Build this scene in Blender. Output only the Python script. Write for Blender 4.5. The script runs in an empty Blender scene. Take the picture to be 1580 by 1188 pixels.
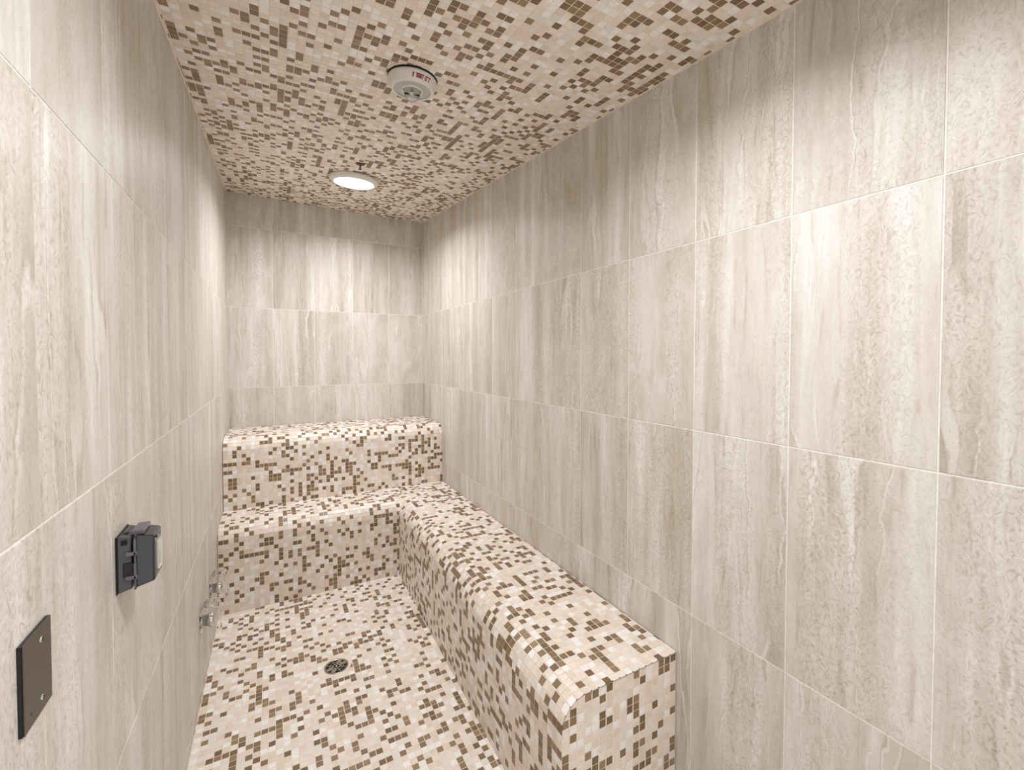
import bpy, bmesh, math, random
import numpy as np
from mathutils import Matrix, Vector
random.seed(7)
rng = np.random.default_rng(11)
S = bpy.context.scene
COL = S.collection

# ------------------------------------------------------------------ measures (metres, floor z = 0)
W = 1.54                      # room width: left wall x = 0, right wall x = W, back wall y = 0
YF = -4.45                    # front wall, behind the camera
ROWS = [0.055, 0.683, 1.3115, 1.940, 2.568]
TW = 0.308                    # large tile pitch
PM = 0.0266                   # mosaic pitch
SEAT, LEDGE = 0.520, 0.998
def ceil_z(x, y): return 2.824 + 0.0892*y - 0.0133*x

# ------------------------------------------------------------------ camera
CAMP = Vector((0.2977, -4.0304, 1.5575))
yaw, pitch, roll, FPX, CXP, CYP = math.radians(28.5388), math.radians(-1.298), math.radians(0.0617), 677.05, 787.83, 565.56
fwd = Vector((math.sin(yaw)*math.cos(pitch), math.cos(yaw)*math.cos(pitch), math.sin(pitch)))
rt = Vector((math.cos(yaw), -math.sin(yaw), 0)); up = rt.cross(fwd)
r2 = rt*math.cos(roll) + up*math.sin(roll); u2 = -rt*math.sin(roll) + up*math.cos(roll)
cam = bpy.data.cameras.new('camera'); cam_o = bpy.data.objects.new('camera', cam); COL.objects.link(cam_o)
M = Matrix((r2, u2, -fwd)).transposed().to_4x4(); M.translation = CAMP
cam_o.matrix_world = M
cam.sensor_width = 36; cam.lens = FPX*36/1580; cam.clip_start = 0.02
cam.shift_x = (790 - CXP)/1580; cam.shift_y = (CYP - 594)/1580
S.camera = cam_o
def project(P):
    d = np.asarray(P) - np.array(CAMP)
    z = d @ np.array(fwd)
    return CXP + FPX*(d @ np.array(r2))/z, CYP - FPX*(d @ np.array(u2))/z, z

# ------------------------------------------------------------------ world, lamps, exposure
w = bpy.data.worlds.new('world'); S.world = w; w.use_nodes = True
w.node_tree.nodes['Background'].inputs[0].default_value = (0.98, 0.985, 1.0, 1)
w.node_tree.nodes['Background'].inputs[1].default_value = 1.15
S.view_settings.view_transform = 'Standard'; S.view_settings.look = 'None'
S.view_settings.gamma = 1; S.view_settings.use_curve_mapping = False
S.view_settings.exposure = 0.48
LAMP_COL = (0.965, 0.98, 1.03)
LAMP_Y = (-0.98, -3.42)
LAMP_W = (13.0, 10.0)          # watts of each downlight
GLOW = 9.0                     # radiance of the lamp lens and its share of the light

# ------------------------------------------------------------------ helpers
def srgb(r, g, b):
    f = lambda c: ((c/255+0.055)/1.055)**2.4 if c > 10.3 else c/255/12.92
    return (f(r), f(g), f(b), 1)
def link(name, me, parent=None, mats=()):
    o = bpy.data.objects.new(name, me); COL.objects.link(o)
    for m in mats: me.materials.append(m)
    if parent: o.parent = parent
    return o
def build(name, bm, mat, parent=None, smooth=False):
    me = bpy.data.meshes.new(name); bm.normal_update(); bm.to_mesh(me); bm.free()
    if smooth:
        for p in me.polygons: p.use_smooth = True
    return link(name, me, parent, [mat])
def empty(name, label, cat, loc, group=None):
    o = bpy.data.objects.new(name, None); COL.objects.link(o)
    o.location = loc; o.empty_display_size = 0.05; o['label'] = label; o['category'] = cat
    if group: o['group'] = group
    return o
def add_box(bm, lo, hi, bevel=0, seg=2, mat=None):
    v0 = len(bm.verts)
    r = bmesh.ops.create_cube(bm, size=1)
    vs = r['verts']
    for v in vs:
        v.co = Vector([(lo[i]+hi[i])/2 + v.co[i]*(hi[i]-lo[i]) for i in range(3)])
    if bevel:
        es = list({e for v in vs for e in v.link_edges})
        r = bmesh.ops.bevel(bm, geom=es, offset=bevel, segments=seg, affect='EDGES', profile=0.5)
        vs = list({v for f in r['faces'] for v in f.verts} | {v for v in vs if v.is_valid})
    if mat is not None:
        for v in vs: v.co = mat @ v.co
    return vs
def lathe(prof, n=48, mat=None, close=True):
    """prof: (radius, height) list turned about local z"""
    bm = bmesh.new(); rings = []
    for r, z in prof:
        if r < 1e-6: rings.append([bm.verts.new((0, 0, z))])
        else: rings.append([bm.verts.new((r*math.cos(2*math.pi*i/n), r*math.sin(2*math.pi*i/n), z)) for i in range(n)])
    for a, b in zip(rings, rings[1:]):
        for i in range(n):
            j = (i+1) % n
            if len(a) == 1 and len(b) == 1: continue
            if len(a) == 1: bm.faces.new((a[0], b[i], b[j]))
            elif len(b) == 1: bm.faces.new((a[i], b[0], a[j]))
            else: bm.faces.new((a[i], b[i], b[j], a[j]))
    bmesh.ops.recalc_face_normals(bm, faces=bm.faces)
    if mat is not None: bmesh.ops.transform(bm, matrix=mat, verts=bm.verts)
    return bm

# ------------------------------------------------------------------ materials
def new_mat(name):
    m = bpy.data.materials.new(name); m.use_nodes = True
    nt = m.node_tree; b = nt.nodes['Principled BSDF']
    return m, nt, b
def N(nt, t, **kw):
    n = nt.nodes.new(t)
    for k, v in kw.items():
        if k in n.inputs: n.inputs[k].default_value = v
        else: setattr(n, k, v)
    return n
def math_n(nt, op, a, b=None, clamp=False):
    n = nt.nodes.new('ShaderNodeMath'); n.operation = op; n.use_clamp = clamp
    for i, x in enumerate((a, b)):
        if x is None: continue
        if isinstance(x, (int, float)): n.inputs[i].default_value = x
        else: nt.links.new(x, n.inputs[i])
    return n.outputs[0]
def ramp(nt, src, stops):
    n = nt.nodes.new('ShaderNodeValToRGB'); e = n.color_ramp.elements
    while len(e) < len(stops): e.new(0.5)
    for el, (p, c) in zip(e, stops):
        el.position = p; el.color = c if len(c) == 4 else (*c, 1)
    nt.links.new(src, n.inputs[0]); return n.outputs[0]
def mix(nt, fac, a, b, mode='MIX'):
    n = nt.nodes.new('ShaderNodeMix'); n.data_type = 'RGBA'; n.blend_type = mode
    for sock, x in ((n.inputs[0], fac), (n.inputs[6], a), (n.inputs[7], b)):
        if hasattr(x, 'links') or hasattr(x, 'is_linked'): nt.links.new(x, sock)
        else: sock.default_value = x
    return n.outputs[2]
def tile_coords(nt, scale, offset_amt=37.0):
    tc = nt.nodes.new('ShaderNodeTexCoord'); oi = nt.nodes.new('ShaderNodeObjectInfo')
    off = nt.nodes.new('ShaderNodeVectorMath'); off.operation = 'SCALE'
    off.inputs[0].default_value = (1.0, 1.7, 2.3)
    nt.links.new(math_n(nt, 'MULTIPLY', oi.outputs['Random'], offset_amt), off.inputs['Scale'])
    mp = nt.nodes.new('ShaderNodeMapping'); mp.inputs['Scale'].default_value = scale
    nt.links.new(tc.outputs['Object'], mp.inputs[0])
    ad = nt.nodes.new('ShaderNodeVectorMath'); ad.operation = 'ADD'
    nt.links.new(mp.outputs[0], ad.inputs[0]); nt.links.new(off.outputs[0], ad.inputs[1])
    return ad.outputs[0], oi.outputs['Random']
def noise(nt, vec, scale, detail=4, rough=0.55, dist=0.0):
    n = N(nt, 'ShaderNodeTexNoise'); n.inputs['Scale'].default_value = scale
    n.inputs['Detail'].default_value = detail; n.inputs['Roughness'].default_value = rough
    n.inputs['Distortion'].default_value = dist
    nt.links.new(vec, n.inputs['Vector']); return n.outputs['Fac']

def travertine(name, streak=1.0, cloud=1.0, tint=(1, 1, 1)):
    """large porcelain wall tile with bands running up the tile (local y)"""
    m, nt, b = new_mat(name)
    v_str, rnd = tile_coords(nt, (1, 0.05, 1))
    v_str2, _ = tile_coords(nt, (1, 0.09, 1), 61)
    v_cl, _ = tile_coords(nt, (1, 0.45, 1), 23)
    v_fine, _ = tile_coords(nt, (1, 0.6, 1), 51)
    broad = noise(nt, v_str, 11, 3, 0.5, 0.25)
    fine = noise(nt, v_str2, 46, 3, 0.6, 0.5)
    cloudn = noise(nt, v_cl, 7, 5, 0.6, 1.2)
    worm = noise(nt, v_fine, 62, 3, 0.6, 2.8)
    T = lambda r, g, bb: tuple(c*t for c, t in zip(srgb(r, g, bb)[:3], tint))
    base = ramp(nt, broad, [(0.28, T(188, 178, 161)), (0.41, T(203, 195, 182)), (0.49, T(214, 208, 198)), (0.55, T(220, 214, 206)), (0.66, T(235, 231, 227))])
    clc = ramp(nt, cloudn, [(0.32, T(203, 195, 180)), (0.50, T(216, 210, 200)), (0.66, T(227, 221, 216))])
    col = mix(nt, 0.45*cloud, base, clc)
    fs = ramp(nt, fine, [(0.30, (0.72, 0.67, 0.60)), (0.40, (0.94, 0.935, 0.92)), (0.56, (1, 1, 1)), (0.66, (1.10, 1.10, 1.10))])
    col = mix(nt, 0.75*streak, col, fs, 'MULTIPLY')
    # thin pale and dark threads that wander up the tile
    dist = nt.nodes.new('ShaderNodeVectorMath'); dist.operation = 'ADD'
    thn = noise(nt, v_cl, 5.5, 5, 0.6)
    cmb = nt.nodes.new('ShaderNodeCombineXYZ'); nt.links.new(math_n(nt, 'MULTIPLY', thn, 0.13), cmb.inputs[0])
    nt.links.new(v_str, dist.inputs[0]); nt.links.new(cmb.outputs[0], dist.inputs[1])
    th = noise(nt, dist.outputs[0], 9, 1, 0.4)
    line = math_n(nt, 'ABSOLUTE', math_n(nt, 'SUBTRACT', th, 0.56))
    pale = ramp(nt, line, [(0.0, (0.9, 0.9, 0.9)), (0.008, (0.7,)*3), (0.013, (0, 0, 0))])
    brk = ramp(nt, noise(nt, v_cl, 5, 2), [(0.46, (0, 0, 0)), (0.60, (0.8,)*3)])
    pf = math_n(nt, 'MULTIPLY', pale, brk)
    col = mix(nt, pf, col, (*T(236, 232, 226), 1))
    line2 = math_n(nt, 'ABSOLUTE', math_n(nt, 'SUBTRACT', th, 0.543))
    dk = math_n(nt, 'MULTIPLY', ramp(nt, line2, [(0.0, (0.55,)*3), (0.012, (0, 0, 0))]), brk)
    col = mix(nt, dk, col, (*T(178, 166, 147), 1))
    wm = ramp(nt, worm, [(0.34, (0.76, 0.73, 0.68)), (0.45, (0.95, 0.945, 0.94)), (0.55, (1, 1, 1)), (0.66, (1.10,)*3)])
    # the worm-like relief is strong in some bands and faint in others
    wmask = ramp(nt, noise(nt, v_str, 7, 2, 0.5), [(0.40, (0.25,)*3), (0.60, (1, 1, 1))])
    col = mix(nt, wmask, col, wm, 'MULTIPLY')
    # broad pale ribbon edged by a darker seam
    rb = math_n(nt, 'ABSOLUTE', math_n(nt, 'SUBTRACT', th, 0.44))
    col = mix(nt, math_n(nt, 'MULTIPLY', ramp(nt, rb, [(0.008, (1, 1, 1)), (0.012, (0, 0, 0))]), math_n(nt, 'MULTIPLY', brk, 0.62*streak)), col, (*T(237, 233, 228), 1))
    rs = math_n(nt, 'ABSOLUTE', math_n(nt, 'SUBTRACT', rb, 0.0135))
    col = mix(nt, math_n(nt, 'MULTIPLY', ramp(nt, rs, [(0.0, (1, 1, 1)), (0.004, (0, 0, 0))]), math_n(nt, 'MULTIPLY', brk, 0.6*streak)), col, (*T(178, 165, 144), 1))
    pit = noise(nt, v_fine, 170, 2, 0.5)
    col = mix(nt, math_n(nt, 'MULTIPLY', ramp(nt, pit, [(0.70, (0, 0, 0)), (0.76, (1, 1, 1))]), 0.35), col, (*T(150, 135, 115), 1))
    # each tile a little lighter or darker
    g = math_n(nt, 'ADD', math_n(nt, 'MULTIPLY', rnd, 0.07), 0.96)
    cg = nt.nodes.new('ShaderNodeCombineColor')
    for i in range(3): nt.links.new(g, cg.inputs[i])
    col = mix(nt, 1.0, col, cg.outputs[0], 'MULTIPLY')
    nt.links.new(col, b.inputs['Base Color'])
    b.inputs['Roughness'].default_value = 0.42
    b.inputs['Specular IOR Level'].default_value = 0.35
    bp = nt.nodes.new('ShaderNodeBump'); bp.inputs['Strength'].default_value = 0.28; bp.inputs['Distance'].default_value = 0.002
    nt.links.new(math_n(nt, 'ADD', worm, math_n(nt, 'MULTIPLY', fine, 0.5)), bp.inputs['Height'])
    nt.links.new(bp.outputs[0], b.inputs['Normal'])
    return m
def mosaic_mat(name, rgb, var=0.07, streak=0.0):
    m, nt, b = new_mat(name)
    v, rnd = tile_coords(nt, (1, 1, 1), 17)
    v2, _ = tile_coords(nt, (0.25, 1.0, 1.0), 17)
    n1 = noise(nt, v, 60, 3, 0.6)
    n2 = noise(nt, v2, 240, 2, 0.5)
    c = srgb(*rgb)
    k = lambda f: (c[0]*f, c[1]*f, c[2]*f)
    col = ramp(nt, n1, [(0.3, k(1-var)), (0.7, k(1+var))])
    if streak:
        col = mix(nt, streak, col, ramp(nt, n2, [(0.4, k(0.78)), (0.6, k(1.15))]))
    nt.links.new(col, b.inputs['Base Color'])
    b.inputs['Roughness'].default_value = 0.36; b.inputs['Specular IOR Level'].default_value = 0.4
    return m
def plain(name, rgb, rough=0.5, metal=0.0, spec=0.5, nscale=0, **kw):
    m, nt, b = new_mat(name)
    c = srgb(*rgb)
    if nscale:
        tc = nt.nodes.new('ShaderNodeTexCoord')
        n = noise(nt, tc.outputs['Object'], nscale, 3)
        nt.links.new(ramp(nt, n, [(0.3, tuple(x*0.9 for x in c[:3])), (0.7, tuple(min(1, x*1.08) for x in c[:3]))]), b.inputs['Base Color'])
    else: b.inputs['Base Color'].default_value = c
    b.inputs['Roughness'].default_value = rough; b.inputs['Metallic'].default_value = metal
    b.inputs['Specular IOR Level'].default_value = spec
    for k, v in kw.items(): b.inputs[k].default_value = v
    return m

TRAV = [travertine('travertine_banded', 1.0, 0.6), travertine('travertine_cloudy', 0.45, 1.6),
        travertine('travertine_warm', 0.9, 1.0, (1.0, 0.985, 0.965)), travertine('travertine_pale', 0.8, 0.9, (1.02, 1.02, 1.03))]
GROUT_W = plain('wall_grout', (244, 240, 234), 0.8, nscale=60)
GROUT_M = plain('mosaic_grout', (240, 227, 211), 0.8, nscale=90)
PALE = [mosaic_mat('mosaic_cream', (240, 230, 217)), mosaic_mat('mosaic_ivory', (247, 244, 240)),
        mosaic_mat('mosaic_sand', (231, 217, 201), 0.07, 0.15), mosaic_mat('mosaic_rose_beige', (237, 222, 210), 0.06, 0.1),
        mosaic_mat('mosaic_grey_cream', (233, 228, 219), 0.06, 0.1)]
DARK = [mosaic_mat('mosaic_taupe', (139, 116, 89), 0.10, 0.35), mosaic_mat('mosaic_olive_brown', (125, 103, 76), 0.10, 0.35),
        mosaic_mat('mosaic_light_taupe', (154, 130, 103), 0.10, 0.35)]
MOS = PALE + DARK
P_PALE = np.array([0.27, 0.22, 0.20, 0.16, 0.15])

# ------------------------------------------------------------------ mosaic builder
BEV, GAP, TH = 0.0006, 0.0027, 0.0010
CORN = np.array([(-1, -1), (1, -1), (1, 1), (-1, 1)], float)
FACES = [(8, 9, 10, 11)] + [(i, (i+1) % 4, 4+(i+1) % 4, 4+i) for i in range(4)] + [(4+i, 4+(i+1) % 4, 8+(i+1) % 4, 8+i) for i in range(4)]
def tile_verts(hu, hv):
    o = np.zeros((12, 3))
    o[0:4, :2] = CORN*(hu, hv); o[0:4, 2] = -0.0006
    o[4:8, :2] = CORN*(hu, hv); o[4:8, 2] = TH-BEV*0.8
    o[8:12, :2] = CORN*(hu-BEV, hv-BEV); o[8:12, 2] = TH
    return o
_tm = {}
def tile_mesh(mi):
    if mi not in _tm:
        me = bpy.data.meshes.new('mosaic_tile'); h = PM/2-GAP/2
        me.from_pydata([tuple(v) for v in tile_verts(h, h)], [], FACES); me.materials.append(MOS[mi]); _tm[mi] = me
    return _tm[mi]
def pick_mats(n_u, n_v, dens=0.245):
    """material index grid with clumps of dark pieces"""
    g = np.where(rng.random((n_u, n_v)) < dens, 1, 0)
    # a few runs of two to five dark pieces as in hand set sheets
    for _ in range(int(n_u*n_v*0.010)):
        i, j = rng.integers(n_u), rng.integers(n_v); L = rng.integers(2, 5)
        if rng.random() < 0.6: g[i, j:j+L] = 1
        else: g[i:i+L, j] = 1
    out = np.where(g == 1, 5+rng.choice(3, size=g.shape, p=[.45, .3, .25]), rng.choice(5, size=g.shape, p=P_PALE))
    return out
class Mosaic:
    """collects pieces: (centre, u, v, n, half_u, half_v, material)"""
    def __init__(s, warp=None): s.p = []; s.warp = warp
    def grid(s, u_edges, v_edges, surf, keep=None, dens=0.245):
        """surf(u, v) -> point, U, V, N"""
        mats = pick_mats(len(u_edges), len(v_edges), dens)
        for i in range(len(u_edges)-1):
            for j in range(len(v_edges)-1):
                hu = (u_edges[i+1]-u_edges[i])/2; hv = (v_edges[j+1]-v_edges[j])/2
                if hu < 0.002 or hv < 0.002: continue
                u = u_edges[i]+hu; v = v_edges[j]+hv
                r = surf(u, v)
                if r is None: continue
                P, U, V, Nn = r
                if keep and not keep(P): continue
                s.p.append((np.array(P, float), np.array(U, float), np.array(V, float), np.array(Nn, float), hu-GAP/2, hv-GAP/2, mats[i, j]))
    def finish(s, parent, limit=300):
        sc = []
        for (c, U, V, n, hu, hv, mi) in s.p:
            cc = s.warp(c) if s.warp else c
            q = [project(cc+a*U*hu+b*V*hv) for a, b in CORN]
            vis = all(z > 0.1 for _, _, z in q) and all(-5 < x < 1585 and -5 < y < 1193 for x, y, _ in q)
            facing = (np.array(CAMP)-cc) @ n > 0
            full = abs(hu-(PM-GAP)/2) < 1e-5 and abs(hv-(PM-GAP)/2) < 1e-5
            ar = 0.5*abs(sum(q[i][0]*q[(i+1) % 4][1]-q[(i+1) % 4][0]*q[i][1] for i in range(4)))
            sc.append(ar if vis and facing and full else -1)
        order = np.argsort(sc)[::-1]
        top = [k for k in order[:limit] if sc[k] > 0]; tset = set(int(k) for k in top)
        for k in top:
            c, U, V, n, hu, hv, mi = s.p[k]
            if s.warp: c = s.warp(c)
            o = bpy.data.objects.new('mosaic_tile', tile_mesh(int(mi))); COL.objects.link(o)
            m4 = Matrix((U, V, n)).transposed().to_4x4(); m4.translation = Vector(c)
            o.parent = parent; o.matrix_parent_inverse = Matrix.Identity(4); o.matrix_local = Matrix.Translation(-parent.location) @ m4
        rest = [k for k in range(len(s.p)) if k not in tset]
        vv = np.zeros((len(rest), 12, 3)); mi_ = np.zeros(len(rest), int)
        for a, k in enumerate(rest):
            c, U, V, n, hu, hv, mi = s.p[k]
            if s.warp: c = s.warp(c)
            L = tile_verts(hu, hv)
            L[8:12, :2] = CORN*(max(hu-BEV, hu*0.4), max(hv-BEV, hv*0.4))
            vv[a] = c + L[:, :1]*U + L[:, 1:2]*V + L[:, 2:3]*n; mi_[a] = mi
        F = (np.array(FACES)[None] + 12*np.arange(len(rest))[:, None, None]).reshape(-1, 4)
        me = bpy.data.meshes.new('mosaic_field')
        me.vertices.add(len(rest)*12); me.vertices.foreach_set('co', (vv.reshape(-1, 3)-np.array(parent.location)).ravel())
        me.loops.add(F.size); me.loops.foreach_set('vertex_index', F.ravel().astype(np.int32))
        me.polygons.add(len(F)); me.polygons.foreach_set('loop_start', (np.arange(len(F))*4).astype(np.int32))
        for m in MOS: me.materials.append(m)
        me.polygons.foreach_set('material_index', np.repeat(mi_, 9).astype(np.int32))
        me.update(calc_edges=True); me.validate(); me.shade_flat()
        o = bpy.data.objects.new('mosaic_field', me); COL.objects.link(o); o.parent = parent; o['kind'] = 'stuff'
def edges(a, b, start=None, pitch=PM):
    """tile edges from a to b, whole pieces starting at a (or phase start)"""
    st = a if start is None else start
    ks = np.arange(math.ceil((a-st)/pitch-1e-6), math.floor((b-st)/pitch+1e-6)+1)
    e = [st+k*pitch for k in ks]
    if e[0]-a > 0.003: e.insert(0, a)
    if b-e[-1] > 0.003: e.append(b)
    else: pass
    return e

# ------------------------------------------------------------------ the room shell
def slab(name, verts, faces, mat):
    me = bpy.data.meshes.new(name); me.from_pydata(verts, [], faces); me.update()
    o = link(name, me, None, [mat]); o['kind'] = 'structure'; return o
def hexa(name, c8, mat):
    bm = bmesh.new(); vs = [bm.verts.new(c) for c in c8]
    for f in ((0, 1, 2, 3), (7, 6, 5, 4), (0, 4, 5, 1), (1, 5, 6, 2), (2, 6, 7, 3), (3, 7, 4, 0)): bm.faces.new([vs[i] for i in f])
    bmesh.ops.recalc_face_normals(bm, faces=bm.faces)
    o = build(name, bm, mat); o['kind'] = 'structure'; return o
RC = 0.0012   # recess of the grout
zt = 2.95
def boxs(name, lo, hi, mat):
    return hexa(name, [(lo[0], lo[1], lo[2]), (hi[0], lo[1], lo[2]), (hi[0], hi[1], lo[2]), (lo[0], hi[1], lo[2]),
                       (lo[0], lo[1], hi[2]), (hi[0], lo[1], hi[2]), (hi[0], hi[1], hi[2]), (lo[0], hi[1], hi[2])], mat)
floor = boxs('floor', (0, YF, -0.10), (W, 0, 0.0), GROUT_M)
wall_l = boxs('wall_left', (-0.10, YF-0.1, -0.10), (-RC, 0.1, zt), GROUT_W)
wall_r = boxs('wall_right', (W+RC, YF-0.1, -0.10), (W+0.10, 0.1, zt), GROUT_W)
wall_b = boxs('wall_back', (-RC, RC, -0.10), (W+RC, 0.10, zt), GROUT_W)
FT = plain('front_wall_tile', (216, 208, 197), 0.5, nscale=9)
boxs('wall_front', (-RC, YF-0.10, -0.10), (0.28, YF, zt), FT)
boxs('wall_front', (1.18, YF-0.10, -0.10), (W+RC, YF, zt), FT)
boxs('wall_front', (0.28, YF-0.10, 2.10), (1.18, YF, zt), FT)
c4 = [(0, YF), (W, YF), (W, 0), (0, 0)]
ceiling = hexa('ceiling', [(x, y, ceil_z(x, y)) for x, y in c4] + [(x, y, ceil_z(x, y)+0.07) for x, y in c4], GROUT_M)

# large wall tiles, each its own part
def wall_tile(parent, poly, origin, U, Nn, mat, cache={}):
    """poly: 4 (u, z) corners ccw seen from the room; origin: world point for u=0,z=0"""
    U = Vector(U); V = Vector((0, 0, 1)); Nn = Vector(Nn)
    poly = np.array(poly, float); cen = poly.mean(0)
    g, bv, th = 0.0017, 0.0010, RC
    def inset(p, d):
        out = []
        n = len(p)
        for i in range(n):
            a, b_, c = p[i-1], p[i], p[(i+1) % n]
            e1 = (b_-a)/np.linalg.norm(b_-a); e2 = (c-b_)/np.linalg.norm(c-b_)
            n1 = np.array([-e1[1], e1[0]]); n2 = np.array([-e2[1], e2[0]])
            A = np.array([n1, n2]); rhs = np.array([n1 @ b_+d, n2 @ b_+d])
            out.append(np.linalg.solve(A, rhs))
        return np.array(out)
    loc = poly-cen
    key = (mat.name,) + tuple(np.round(loc.ravel(), 4))
    if key not in cache:
        p1 = inset(loc, g); p2 = inset(loc, g+bv)
        vs = [(x, y, -RC) for x, y in p1] + [(x, y, -bv*0.5) for x, y in p1] + [(x, y, 0) for x, y in p2]
        me = bpy.data.meshes.new('tile'); me.from_pydata(vs, [], FACES); me.materials.append(mat); cache[key] = me
    o = bpy.data.objects.new('tile', cache[key]); COL.objects.link(o); o.parent = parent
    m4 = Matrix((U, V, Nn)).transposed().to_4x4()
    m4.translation = Vector(origin) + U*float(cen[0]) + V*float(cen[1])
    o.matrix_local = m4
    return o
def tmat(seq=[0]):
    return random.choices(TRAV, (0.38, 0.22, 0.2, 0.2))[0]
def tile_side_wall(parent, x, phase, rows, Nn, U, sgn, hide):
    ys = sorted({max(YF, phase+k*TW) for k in range(-20, 25) if YF-TW < phase+k*TW < 0} | {0.0})
    for a, b_ in zip(ys, ys[1:]):
        if b_-a < 0.01: continue
        zs = [0.0] + rows
        for i, z0 in enumerate(zs):
            z1 = zs[i+1] if i+1 < len(zs) else None
            if hide(a, b_, z0, z1 if z1 else 9): continue
            za, zb = (z1, z1) if z1 else (ceil_z(x, a), ceil_z(x, b_))
            if sgn > 0: poly = [(a, z0), (b_, z0), (b_, zb), (a, za)]
            else: poly = [(-b_, z0), (-a, z0), (-a, za), (-b_, zb)]
            wall_tile(parent, poly, (x, 0, 0), U, Nn, tmat())
# left wall: normal +x ; seen from the room, u runs to +y ... orientation chosen so that U x V = N
tile_side_wall(wall_l, 0.0, -3.145, ROWS[:4], (1, 0, 0), (0, 1, 0), 1,
               lambda a, b_, z0, z1: a > -0.9 and z1 < 0.5 or a > -0.54 and z1 < 0.98)
tile_side_wall(wall_r, W, -3.649, ROWS[:4], (-1, 0, 0), (0, -1, 0), -1,
               lambda a, b_, z0, z1: a > -2.95 and z1 < 0.5)
for i in range(5):
    zs = [LEDGE-0.005, 1.3115, 1.940, 2.568]
    x0, x1 = i*TW, (i+1)*TW
    for k, z0 in enumerate(zs):
        z1 = zs[k+1] if k < 3 else None
        za, zb = (z1, z1) if z1 else (ceil_z(x0, 0), ceil_z(x1, 0))
        wall_tile(wall_b, [(x0, z0), (x1, z0), (x1, zb), (x0, za)], (0, 0, 0), (1, 0, 0), (0, -1, 0), tmat())

# floor mosaic (around the drain) and ceiling mosaic
DRAIN = np.array([0.567, -1.708]); DR = 0.058
X_BENCH = lambda y: 1.083 + (min(y, -0.92)+0.92)*0.018
SEAT_Y, LEDGE_Y, END_Y = -0.92, -0.553, -2.972
fm = Mosaic()
fm.grid(edges(0, W, 0.004), edges(YF, SEAT_Y, SEAT_Y-0.003), lambda u, v: ((u, v, 0), (1, 0, 0), (0, 1, 0), (0, 0, 1)),
        lambda P: not (P[0] > X_BENCH(P[1])+0.016 and P[1] > END_Y+0.03) and math.hypot(P[0]-DRAIN[0], P[1]-DRAIN[1]) > DR+0.009)
fm.finish(floor)
cu = Vector((1, 0, -0.0133)).normalized(); cv = Vector((0, 1, 0.0892)).normalized(); cn = -cu.cross(cv).normalized()
cv = cn.cross(cu)                       # so that (cu, cv, cn) is right handed
cm = Mosaic()
def ceil_surf(u, v): return ((u, -v, ceil_z(u, -v)), tuple(cu), tuple(cv), tuple(cn))
LAMP_X = 0.785
keepc = lambda P: all(math.hypot(P[0]-LAMP_X, P[1]-ly) > 0.12 for ly in LAMP_Y)
cm.grid(edges(0, W, 0.008), edges(0, -YF, 0.006), ceil_surf, keepc, 0.285)
cm.finish(ceiling)

# pale sealant line where the ceiling meets the side walls
for nm, x in (('trim_1', 0.0), ('trim_2', W)):
    s = 0.004 if x == 0 else -0.004
    q = [(x, YF, ceil_z(x, YF)), (x+s, YF, ceil_z(x, YF)), (x+s, 0, ceil_z(x, 0)), (x, 0, ceil_z(x, 0))]
    hexa(nm, [(a, b_, c-0.0045) for a, b_, c in q]+[(a, b_, c-0.0001) for a, b_, c in q], GROUT_M)

# ------------------------------------------------------------------ benches
def profile_body(name, pts, axis, lo, hi, mat, parent, warp=None, mid=()):
    """pts: closed outline in (h, z); extruded along the other axis"""
    bm = bmesh.new(); n = len(pts)
    mk = (lambda h, z, t: (t, h, z)) if axis == 'x' else (lambda h, z, t: (h, t, z))
    rings = [[bm.verts.new(mk(h, z, t)) for h, z in pts] for t in (lo, *mid, hi)]
    for A, B in zip(rings, rings[1:]):
        for i in range(n): bm.faces.new((A[i], A[(i+1) % n], B[(i+1) % n], B[i]))
    bm.faces.new(rings[0]); bm.faces.new(rings[-1][::-1])
    bmesh.ops.recalc_face_normals(bm, faces=bm.faces)
    if warp:
        for v in bm.verts: v.co = Vector(warp(np.array(v.co)))
    loc = parent.location
    for v in bm.verts: v.co -= loc
    return build(name, bm, mat, parent)
def nose(front, top, R, n=12):
    """arc from the vertical face up to the top, rounding into +h"""
    return [(front+R-R*math.cos(a), top-R+R*math.sin(a)) for a in np.linspace(0, math.pi/2, n)]
def nose_surf(front, top, R, z0):
    """arc-length parameter t from z0 up the face, over the nose, along the top: (h, z, tangent angle)"""
    L1 = top-R-z0; L2 = L1+R*math.pi/2
    def f(t):
        if t < L1: return front, z0+t, math.pi/2
        if t < L2:
            a = (t-L1)/R; return front+R-R*math.cos(a), top-R+R*math.sin(a), math.pi/2-a
        return front+R+(t-L2), top, 0.0
    return f, L1, L2

RL, RS = 0.088, 0.088
# --- upper ledge / backrest
ledge = empty('mosaic_ledge', 'upper mosaic ledge with rounded front edge along the back wall, behind the seat', 'ledge', (W/2, -0.28, SEAT))
o = profile_body('body', [(-0.004, SEAT+0.001)] + [(LEDGE_Y, SEAT+0.001)] + nose(LEDGE_Y, LEDGE, RL) + [(-0.004, LEDGE)], 'x', 0.003, W-0.003, GROUT_M, ledge)
f, L1, L2 = nose_surf(LEDGE_Y, LEDGE, RL, SEAT)
def ls(u, t):
    h, z, a = f(t); return (u, h, z), (1, 0, 0), (0, math.cos(a), math.sin(a)), (0, -math.sin(a), math.cos(a))
lm = Mosaic()
lm.grid(edges(0, W, 0.003), edges(0.002, L2+(-LEDGE_Y-RL)-0.001, 0.002), ls); lm.finish(ledge)

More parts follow.
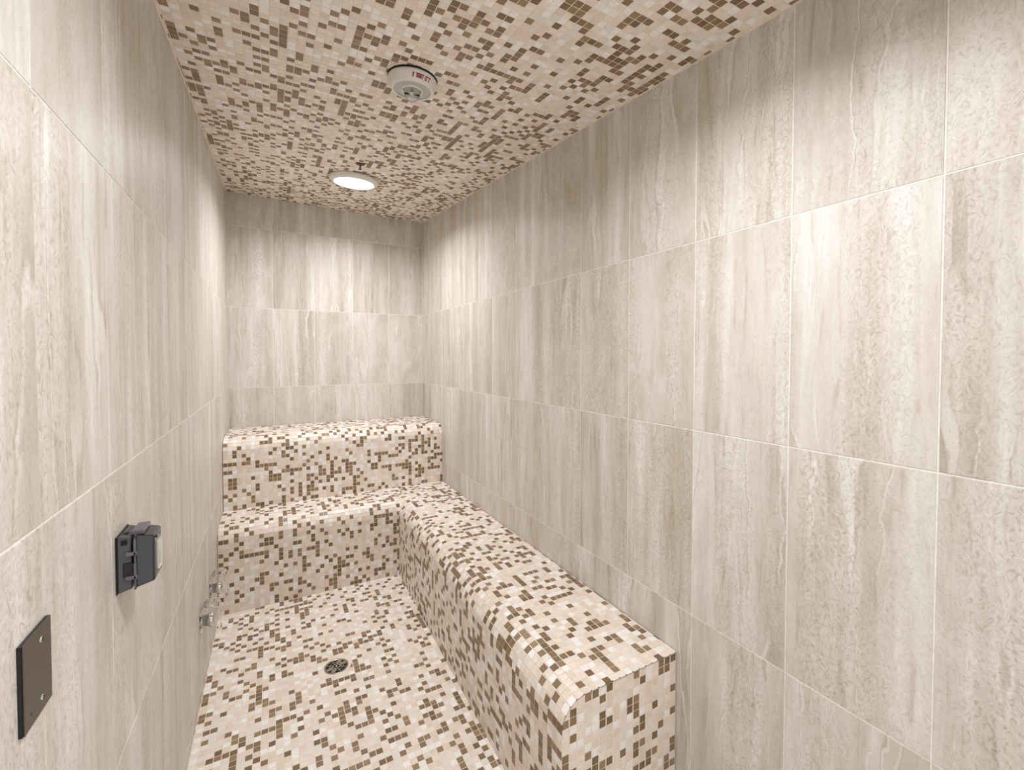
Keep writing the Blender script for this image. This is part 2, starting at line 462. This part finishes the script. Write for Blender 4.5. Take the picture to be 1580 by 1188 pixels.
# --- L shaped seat
bench = empty('mosaic_bench', 'L shaped bench covered in small cream and brown mosaic, long arm against the right wall', 'bench', (1.3, -1.9, 0))
XB = 1.083
def warp(P):
    P = np.array(P, float)
    if P[1] < SEAT_Y: P[0] += (W-P[0])/(W-XB)*(P[1]-SEAT_Y)*0.018
    return P
profile_body('body', [(-0.004, 0)] + [(SEAT_Y, 0)] + nose(SEAT_Y, SEAT, RS) + [(-0.004, SEAT)], 'x', 0.003, W-0.003, GROUT_M, bench)
profile_body('body', [(W-0.003, 0)] + [(XB, 0)] + nose(XB, SEAT-0.0004, RS) + [(W-0.003, SEAT-0.0004)], 'y', END_Y, -0.80, GROUT_M, bench, warp, (-1.9, SEAT_Y))
bm_ = Mosaic(warp)
f2, _, M2 = nose_surf(SEAT_Y, SEAT, RS, 0)
_k = math.ceil((SEAT-RS+RS*math.pi/2-0.002)/PM-0.5)        # first flat row of the long arm
H_A = XB+RS+(0.002+(_k+0.5)*PM-(SEAT-RS+RS*math.pi/2))-PM/2
H_B = 0.004+math.floor((H_A-0.004)/PM)*PM
for y0 in np.arange(SEAT_Y+RS, LEDGE_Y-PM, PM):
    if H_A-H_B > 0.005:
        bm_.p.append((np.array(((H_A+H_B)/2, y0+PM/2, SEAT)), np.array((1., 0, 0)), np.array((0, 1., 0)), np.array((0, 0, 1.)), (H_A-H_B-GAP)/2, (PM-GAP)/2, int(rng.integers(0, 6))))
def ss(u, t):
    h, z, a = f2(t)
    if h > LEDGE_Y: return None
    if u > XB:
        A, B = u-XB, h-SEAT_Y
        if not (A < RS and B >= A): return None
        if u+PM/2 > H_A: return None          # leave the last strip to the cut pieces below
    return (u, h, z), (1, 0, 0), (0, math.cos(a), math.sin(a)), (0, -math.sin(a), math.cos(a))
bm_.grid(edges(0, W, 0.004), edges(0.002, M2+(LEDGE_Y-SEAT_Y-RS)-0.001, 0.002), ss)
f3, _, K2 = nose_surf(XB, SEAT, RS, 0)
def sl(v, t):
    h, z, a = f3(t)
    y = -v
    if y > SEAT_Y:
        A, B = h-XB, y-SEAT_Y
        if A < RS and B >= A: return None
        if A < 0.001: return None
    return (h, y, z), (0, -1, 0), (math.cos(a), 0, math.sin(a)), (-math.sin(a), 0, math.cos(a))
bm_.grid(edges(-LEDGE_Y, -END_Y+0.004, -END_Y+0.004-0.0266*100), edges(0.002, K2+(W-XB-RS)-0.001, 0.002), sl)
# end face, pieces clipped to the rounded corner
def end_surf(u, v): return ((W-0.003-u+0.003, END_Y, v), (-1, 0, 0), (0, 0, 1), (0, -1, 0))
def end_keep(P):
    x, z = P[0], P[2]
    if x < XB+0.010: return z < SEAT-RS-0.005
    if x < XB+RS: 
        A = x-XB-0.008
        zz = SEAT-RS+math.sqrt(max(0, RS**2-(RS-A)**2))
        return z < zz-0.010
    return True
ue = edges(0.003, W-XB-0.001, 0.003); ve = edges(0.0, SEAT-0.004, SEAT-0.004-PM*19)
bm_.grid(ue, ve, lambda u, v: ((W-u, END_Y, v), (1, 0, 0), (0, 0, 1), (0, -1, 0)), end_keep)
bm_.finish(bench)
# small cut pieces closing the rounded corner of the end face
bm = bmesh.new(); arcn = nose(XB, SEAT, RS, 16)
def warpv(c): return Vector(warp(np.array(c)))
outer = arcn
# thin dark strip standing in for the shadow gap at the corner between seat top and end face
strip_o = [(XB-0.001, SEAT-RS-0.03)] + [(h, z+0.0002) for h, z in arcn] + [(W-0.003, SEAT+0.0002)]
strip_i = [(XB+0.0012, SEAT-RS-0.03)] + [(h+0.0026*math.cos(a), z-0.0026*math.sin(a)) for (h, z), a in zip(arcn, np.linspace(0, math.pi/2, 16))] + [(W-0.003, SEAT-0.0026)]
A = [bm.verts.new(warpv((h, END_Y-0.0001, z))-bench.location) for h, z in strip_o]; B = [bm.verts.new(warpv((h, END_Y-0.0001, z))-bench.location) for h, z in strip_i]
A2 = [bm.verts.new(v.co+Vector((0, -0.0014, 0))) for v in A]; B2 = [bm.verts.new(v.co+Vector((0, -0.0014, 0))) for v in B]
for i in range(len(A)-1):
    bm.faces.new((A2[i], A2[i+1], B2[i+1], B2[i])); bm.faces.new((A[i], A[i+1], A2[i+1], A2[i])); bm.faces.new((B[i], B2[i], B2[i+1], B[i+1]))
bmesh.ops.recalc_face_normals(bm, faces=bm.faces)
eo = build('rim_shadow_strip', bm, plain('rim_shadow_paint', (62, 48, 36), 0.5), bench); eo['label'] = 'thin dark strip painted as the shadow gap at the end of the bench'

# ------------------------------------------------------------------ fixtures: materials
WHITE = plain('white_plastic', (232, 228, 222), 0.35)
GREYP = plain('grey_plastic', (190, 188, 186), 0.4)
CHROME = plain('chrome', (215, 215, 215), 0.08, 1.0)
BLACKP = plain('black_plastic', (24, 23, 26), 0.35)
SLATE = plain('dark_grey_plastic', (62, 61, 66), 0.3)
PLATE = plain('bronze_grey_plate', (88, 80, 71), 0.38, 0.2, nscale=300)
DARKHOLE = plain('dark_gap', (12, 10, 9), 0.7)
STEEL = plain('brushed_steel', (170, 163, 152), 0.3, 1.0, nscale=80)
RED = plain('red_print', (140, 28, 28), 0.5)
SPRK = plain('aged_brass', (98, 82, 62), 0.4, 0.5)
CLEAR, nt_, b_ = new_mat('clear_acrylic')
b_.inputs['Base Color'].default_value = (0.96, 0.96, 0.95, 1); b_.inputs['Roughness'].default_value = 0.03
b_.inputs['Transmission Weight'].default_value = 1.0; b_.inputs['IOR'].default_value = 1.42
SMOKE, nt_, b_ = new_mat('smoked_cover')
b_.inputs['Base Color'].default_value = (0.075, 0.07, 0.085, 1); b_.inputs['Roughness'].default_value = 0.08
b_.inputs['Transmission Weight'].default_value = 0.55; b_.inputs['IOR'].default_value = 1.45

# ------------------------------------------------------------------ ceiling lamps
TILT = Matrix((cu, cv, cn)).transposed()          # local z points down out of the ceiling
def ceiling_frame(x, y):
    m = TILT.to_4x4(); m.translation = Vector((x, y, ceil_z(x, y))); return m
def lens_mat():
    m, nt, b = new_mat('lit_lens')
    b.inputs['Base Color'].default_value = (0.9, 0.9, 0.9, 1)
    b.inputs['Emission Color'].default_value = (1.0, 0.97, 0.94, 1); b.inputs['Emission Strength'].default_value = GLOW
    return m
LENS = lens_mat()
lamp_labels = ('round white ceiling lamp, lit, near the back wall above the seat', 'round white ceiling lamp, lit, above the entrance end of the room')
for i, ly in enumerate(LAMP_Y):
    r = empty('ceiling_lamp', lamp_labels[i], 'lamp', (LAMP_X, ly, ceil_z(LAMP_X, ly)), 'round ceiling lamps')
    m = TILT.to_4x4()
    t = build('trim_ring', lathe([(0.10, -0.0), (0.155, 0.002), (0.156, 0.010), (0.152, 0.020), (0.143, 0.030), (0.132, 0.034), (0.125, 0.033), (0.118, 0.026), (0.10, 0.02)], 64, m), WHITE, r, True)
    l = build('lens', lathe([(0, 0.037), (0.06, 0.036), (0.11, 0.033), (0.1255, 0.030), (0.1255, 0.022)], 64, m), LENS, r, True)
    ld = bpy.data.lights.new('lamp_light', 'AREA'); ld.shape = 'DISK'; ld.size = 0.24; ld.energy = LAMP_W[i]; ld.color = LAMP_COL
    ld.spread = math.radians(158)
    lo_ = bpy.data.objects.new('lamp_light', ld); COL.objects.link(lo_)
    lo_.parent = r; lo_.location = cn*0.042
    lo_.rotation_euler = (-cn).to_track_quat('Z', 'Y').to_euler()

# sprinkler pin beside the lamp
sx, sy = 0.768, -1.30
sp = empty('sprinkler_head', 'tiny dark sprinkler head hanging from the ceiling just in front of the lit lamp', 'sprinkler', (sx, sy, ceil_z(sx, sy)))
build('escutcheon', lathe([(0, 0), (0.026, 0.0005), (0.026, 0.004), (0.012, 0.009), (0.006, 0.012)], 24, TILT.to_4x4()), SPRK, sp, True)
build('stem', lathe([(0.0045, 0.008), (0.0045, 0.030), (0.010, 0.031), (0.010, 0.034), (0, 0.034)], 16, TILT.to_4x4()), SPRK, sp)

# heat detector
dx, dy = 0.772, -2.385
de = empty('heat_detector', 'round white detector with red lettering on its rim, on the mosaic ceiling', 'detector', (dx, dy, ceil_z(dx, dy)))
T4 = TILT.to_4x4()
build('base_plate', lathe([(0, 0.001), (0.092, 0.001), (0.092, 0.005), (0, 0.005)], 64, T4), DARKHOLE, de, True)
hs = build('housing', lathe([(0.080, 0.004), (0.0895, 0.006), (0.091, 0.012), (0.090, 0.018), (0.079, 0.040), (0.076, 0.044), (0.071, 0.045), (0.068, 0.042)], 72, T4), WHITE, de, True)
build('grille_ring', lathe([(0.068, 0.041), (0.058, 0.040), (0.038, 0.042)], 64, T4), GREYP, de, True)
build('inner_ring', lathe([(0.040, 0.040), (0.040, 0.0465), (0.037, 0.0475), (0.033, 0.046), (0.033, 0.04)], 64, T4), WHITE, de, True)
build('socket', lathe([(0.033, 0.041), (0.029, 0.0405)], 32, T4), DARKHOLE, de)
build('reflector', lathe([(0.029, 0.0405), (0, 0.0405)], 32, T4), GREYP, de)
arc = [(0.0300*math.cos(a), 0.048+0.034*math.sin(a)) for a in np.linspace(0, math.pi/2, 10)]
DOME = CLEAR.copy(); DOME.node_tree.nodes['Principled BSDF'].inputs['IOR'].default_value = 1.2
lensd = build('clear_dome', lathe([(0.0300, 0.042)] + arc[:-1] + [(0, 0.082)], 40, T4), DOME, de, True); lensd['label'] = 'clear dome'
build('sensor', lathe([(0.004, 0.041), (0.006, 0.050), (0.010, 0.052), (0.010, 0.054), (0.003, 0.055), (0.003, 0.062), (0, 0.062)], 20, T4), CHROME, de, True)
# red lettering, too small to read: short strokes hanging from a common line
bm = bmesh.new()
def on_rim(a, s):   # a angle, s 0..1 down the sloping rim
    rr = 0.0904+(0.0797-0.0904)*s; hh = 0.0182+(0.0385-0.0182)*s
    return Vector((rr*math.cos(a), rr*math.sin(a), hh))
def stroke(a0, s0, a1, s1, wa=0.030, ws=0.13):
    n = 3
    if abs(a1-a0) > abs(s1-s0)*0.2: offs = (0, ws)
    else: offs = (wa, 0)
    P = []
    for k in range(n):
        t = k/(n-1); a, s_ = a0+(a1-a0)*t, s0+(s1-s0)*t
        P.append((on_rim(a, s_), on_rim(a+offs[0], s_+offs[1])))
    nrm = [Vector((p[0].x, p[0].y, 0.05)).normalized()*0.0006 for p in P]
    vs = [(bm.verts.new(T4 @ (p[0]+nr)), bm.verts.new(T4 @ (p[1]+nr))) for p, nr in zip(P, nrm)]
    for k in range(n-1): bm.faces.new((vs[k][0], vs[k+1][0], vs[k+1][1], vs[k][1]))
# direction of the rim that faces the camera, in the local frame of the ceiling
dcam = TILT.transposed() @ (CAMP-Vector((dx, dy, ceil_z(dx, dy))))
ac = math.atan2(dcam.y, dcam.x)
# screen right corresponds to one sense of rotation; find it
def rim_px(a): 
    p = TILT @ on_rim(a, 0.3) + Vector((dx, dy, ceil_z(dx, dy))); return project(p)[0]
sg = 1 if rim_px(ac+0.3) > rim_px(ac) else -1
def st(a0, s0, a1, s1, **k): stroke(ac+sg*(a0*1.2-0.10), s0*1.35, ac+sg*(a1*1.2-0.10), s1*1.25, **k)
base = 0.10
for a in (0.0, 0.02, 0.13, 0.165, 0.20, 0.235, 0.27, 0.305, 0.36): st(base+a, 0.10, base+a, 0.62)
st(base, 0.10, base+0.05, 0.10); st(base+0.10, 0.08, base+0.38, 0.10); st(base+0.14, 0.36, base+0.30, 0.36)
for a in (0.45, 0.50, 0.62): st(base+a, 0.10, base+a, 0.60)
st(base+0.45, 0.08, base+0.66, 0.10); st(base+0.45, 0.50, base+0.52, 0.50)
build('red_lettering', bm, RED, de)

# ------------------------------------------------------------------ floor drain
dr = empty('floor_drain', 'round chrome floor drain set in the mosaic floor', 'drain', (DRAIN[0], DRAIN[1], 0))
build('bowl', lathe([(0.050, 0.0004), (0, 0.0003)], 40), DARKHOLE, dr)
build('collar', lathe([(0.068, 0.0001), (0.068, 0.0013), (0.056, 0.0018), (0.056, 0.0001)], 48), GROUT_M, dr)
build('rim', lathe([(0.057, 0.0002), (0.057, 0.0030), (0.054, 0.0036), (0.048, 0.0030), (0.048, 0.0004)], 48), STEEL, dr, True)
bm = bmesh.new()
for ring, wd in ((0.020, 0.004), (0.034, 0.003)):
    b2 = lathe([(ring-wd, 0.0012), (ring-wd, 0.0028), (ring+wd*0, 0.0028), (ring, 0.0012)], 32)
    me = bpy.data.meshes.new('t'); b2.to_mesh(me); b2.free(); bm.from_mesh(me); bpy.data.meshes.remove(me)
for k in range(8):
    a = k*math.pi/4+0.3
    m = Matrix.Rotation(a, 4, 'Z')
    if k % 4 in (0, 1): add_box(bm, (0.012, -0.010, 0.0012), (0.049, 0.010, 0.0029), 0.0005, 1, m)
    else: add_box(bm, (0.012, -0.0022, 0.0012), (0.049, 0.0022, 0.0029), 0.0004, 1, m)
build('grate', bm, STEEL, dr)
build('screw', lathe([(0.0, 0.0048), (0.004, 0.0045), (0.0055, 0.003), (0.0055, 0.001)], 20), CHROME, dr, True)

# ------------------------------------------------------------------ left wall fixtures
# dark blank plate nearest the camera
py, pz = -3.184, 1.1145
pl = empty('blank_plate', 'flat dark bronze cover plate with two screws, low on the left wall, nearest the camera', 'plate', (0, py, pz))
bm = bmesh.new(); add_box(bm, (0, -0.042, -0.061), (0.0045, 0.042, 0.061), 0.0006, 1); build('gasket', bm, BLACKP, pl)
bm = bmesh.new(); add_box(bm, (0.0045, -0.0405, -0.0605), (0.0062, 0.042, 0.061), 0.0005, 1); build('face_plate', bm, PLATE, pl)
for z in (0.0415, -0.0415):
    m = Matrix.Translation((0.006, 0.010, z)) @ Matrix.Rotation(math.pi/2, 4, 'Y')
    bm = lathe([(0.0040, 0), (0.0038, 0.0010), (0.002, 0.0018), (0, 0.0020)], 20, m)
    sc = build('screw', bm, CHROME, pl, True)
    bm = bmesh.new(); add_box(bm, (0.0078, 0.0095, z-0.003), (0.0083, 0.0105, z+0.003)); build('slot', bm, DARKHOLE, sc)
bm = lathe([(0.0018, 0), (0, 0.0004)], 12, Matrix.Translation((0.0062, -0.022, -0.043)) @ Matrix.Rotation(math.pi/2, 4, 'Y'))
build('hole', bm, DARKHOLE, pl)

# weatherproof outlet box with smoked flip cover
oy, oz = -2.770, 1.108
ob = empty('outlet_box', 'black weatherproof outlet box with a smoked see-through flip cover on the left wall', 'outlet', (0, oy, oz))
def frustum(bm, x0, x1, h0, h1, oy0=0, oy1=0, bevel=0.002):
    """box growing out of the wall, half sizes h0=(hy,hz) at x0 and h1 at x1"""
    vs = []
    for x, (hy, hz), o in ((x0, h0, oy0), (x1, h1, oy1)):
        for a, b2 in CORN: vs.append(bm.verts.new((x, o+a*hy, b2*hz)))
    fs = [bm.faces.new([vs[i] for i in f]) for f in ((3, 2, 1, 0), (4, 5, 6, 7), (0, 1, 5, 4), (1, 2, 6, 5), (2, 3, 7, 6), (3, 0, 4, 7))]
    if bevel: bmesh.ops.bevel(bm, geom=list({e for f in fs for e in f.edges}), offset=bevel, segments=2, affect='EDGES', profile=0.5)
    bmesh.ops.recalc_face_normals(bm, faces=bm.faces)
bm = bmesh.new(); add_box(bm, (0, -0.0465, -0.062), (0.003, 0.0465, 0.062), 0.0008, 1); build('gasket', bm, BLACKP, ob)
bm = bmesh.new(); frustum(bm, 0.003, 0.026, (0.0450, 0.0605), (0.039, 0.056)); build('back_box', bm, SLATE, ob)
bm = bmesh.new(); add_box(bm, (0.026, -0.026, -0.046), (0.036, 0.026, 0.046), 0.003, 2)
rc = build('receptacle', bm, BLACKP, ob)
bm = bmesh.new()
add_box(bm, (0.036, -0.017, 0.006), (0.0385, 0.017, 0.036), 0.003, 2); add_box(bm, (0.036, -0.017, -0.036), (0.0385, 0.017, -0.006), 0.003, 2)
build('socket_face', bm, plain('ivory_socket', (226, 222, 214), 0.35), rc)
# cover: five sided shell with rounded front
bm = bmesh.new(); frustum(bm, 0.0305, 0.064, (0.040, 0.058), (0.034, 0.051), 0.003, 0.004, 0.004)
cov = build('flip_cover', bm, SMOKE, ob, False)
md = cov.modifiers.new('s', 'SOLIDIFY'); md.thickness = 0.0022; md.offset = -1
cov['label'] = 'smoked see-through cover'
bm = bmesh.new()
fz = 0.059
for lo3, hi3 in (((0.0295, -0.041, -fz), (0.0330, -0.0365, fz)), ((0.0295, 0.040, -fz), (0.0330, 0.0455, fz)),
                 ((0.0295, -0.041, fz-0.004), (0.0330, 0.0455, fz)), ((0.0295, -0.041, -fz), (0.0330, 0.0455, -fz+0.004))):
    add_box(bm, lo3, hi3, 0.001, 1)
build('cover_rim', bm, plain('grey_rim', (98, 97, 106), 0.2), ob)
bm = bmesh.new()
for z in (0.022, -0.030):
    add_box(bm, (0.016, -0.0465, z-0.004), (0.036, -0.040, z+0.004), 0.001, 1)
    add_box(bm, (0.030, -0.0465, z-0.0035), (0.0345, -0.0405, z+0.030), 0.001, 1)
build('latch', bm, plain('smoked_latch', (104, 102, 110), 0.2), ob)
bm = bmesh.new(); frustum(bm, 0.0, 0.018, (0.010, 0.016), (0.008, 0.013), bevel=0.002)
bmesh.ops.transform(bm, matrix=Matrix.Translation((0.012, -0.0355, -0.012)), verts=bm.verts)
build('lock_tab', bm, BLACKP, ob)
bm = bmesh.new(); add_box(bm, (0.022, -0.028, 0.056), (0.046, 0.034, 0.066), 0.003, 2)
build('hinge', bm, plain('smoked_hinge', (92, 90, 99), 0.18), ob)
bm = bmesh.new(); add_box(bm, (0.0085, -0.0440, 0.043), (0.020, -0.0425, 0.054), 0.001, 1); add_box(bm, (0.006, -0.020, 0.0575), (0.016, -0.006, 0.0600), 0.001, 1)
build('recess', bm, DARKHOLE, ob)
bm = bmesh.new(); add_box(bm, (0.0640, -0.010, -0.036), (0.0652, 0.028, 0.030), 0.003, 1); build('painted_reflection', bm, plain('reflection_paint', (205, 200, 190), 0.12), cov if False else ob)  # pale opaque panel, paints the bright wall's reflection on the cover front
bm = bmesh.new(); add_box(bm, (0.0645, -0.018, 0.040), (0.0658, -0.008, 0.045), 0.0005, 1); build('tab_mark', bm, BLACKP, ob)

# two steam outlets with clear shields
def steam_head(y, z, label, boxy):
    r = empty('steam_outlet', label, 'outlet', (0, y, z), 'steam outlets low on the left wall')
    m = Matrix.Rotation(math.pi/2, 4, 'Y')
    build('flange', lathe([(0.030, 0), (0.030, 0.004), (0.026, 0.008), (0.016, 0.010), (0.016, 0.0)], 40, m), CHROME, r, True)
    nz = build('nozzle', lathe([(0.024, 0.006), (0.024, 0.026), (0.029, 0.028), (0.029, 0.048), (0.024, 0.054), (0, 0.054)], 40, m), CHROME, r, True)
    bm = bmesh.new(); add_box(bm, (0.032, -0.009, -0.0300), (0.046, 0.009, -0.0270), 0.001, 1); build('slot', bm, DARKHOLE, nz)
    # clear shield: an arched band that springs from the wall and curves down in front of the nozzle
    t, X, hy, top, bot = 0.007, 0.078, 0.036, 0.082, -0.045
    p = 0.62 if boxy else 0.9
    def outline(x0, x1, top, drop=0.0):
        hw = (x1-x0)/2; pts = [(x0, bot)]
        for a in np.linspace(math.pi, 0, 17):
            c, s_ = math.cos(a), math.sin(a)
            pts.append(((x0+x1)/2+hw*math.copysign(abs(c)**p, c), top-0.038+0.038*abs(s_)**p-drop))
        return pts + [(x1, bot)]
    O = outline(0.002, X, top); I = outline(0.002+t, X-t, top, t)
    bm = bmesh.new(); n = len(O)
    V = lambda q, y: bm.verts.new((q[0], y, q[1]))
    O0, O1, I0, I1 = [V(q, -hy) for q in O], [V(q, hy) for q in O], [V(q, -hy) for q in I], [V(q, hy) for q in I]
    for i in range(n-1):
        bm.faces.new((O0[i], O0[i+1], O1[i+1], O1[i])); bm.faces.new((I0[i], I1[i], I1[i+1], I0[i+1]))
        bm.faces.new((O0[i], I0[i], I0[i+1], O0[i+1])); bm.faces.new((O1[i], O1[i+1], I1[i+1], I1[i]))
    for k in (0, n-1): bm.faces.new((O0[k], O1[k], I1[k], I0[k]))
    bmesh.ops.recalc_face_normals(bm, faces=bm.faces)
    s2 = build('clear_shield', bm, CLEAR, r, False); s2['label'] = 'clear shield'
steam_head(-1.625, 0.350, 'steam outlet with clear shield and chrome nozzle, nearer the camera of the two', False)
steam_head(-1.275, 0.335, 'steam outlet with clear shield and chrome nozzle, beside the seat, farther of the two', True)
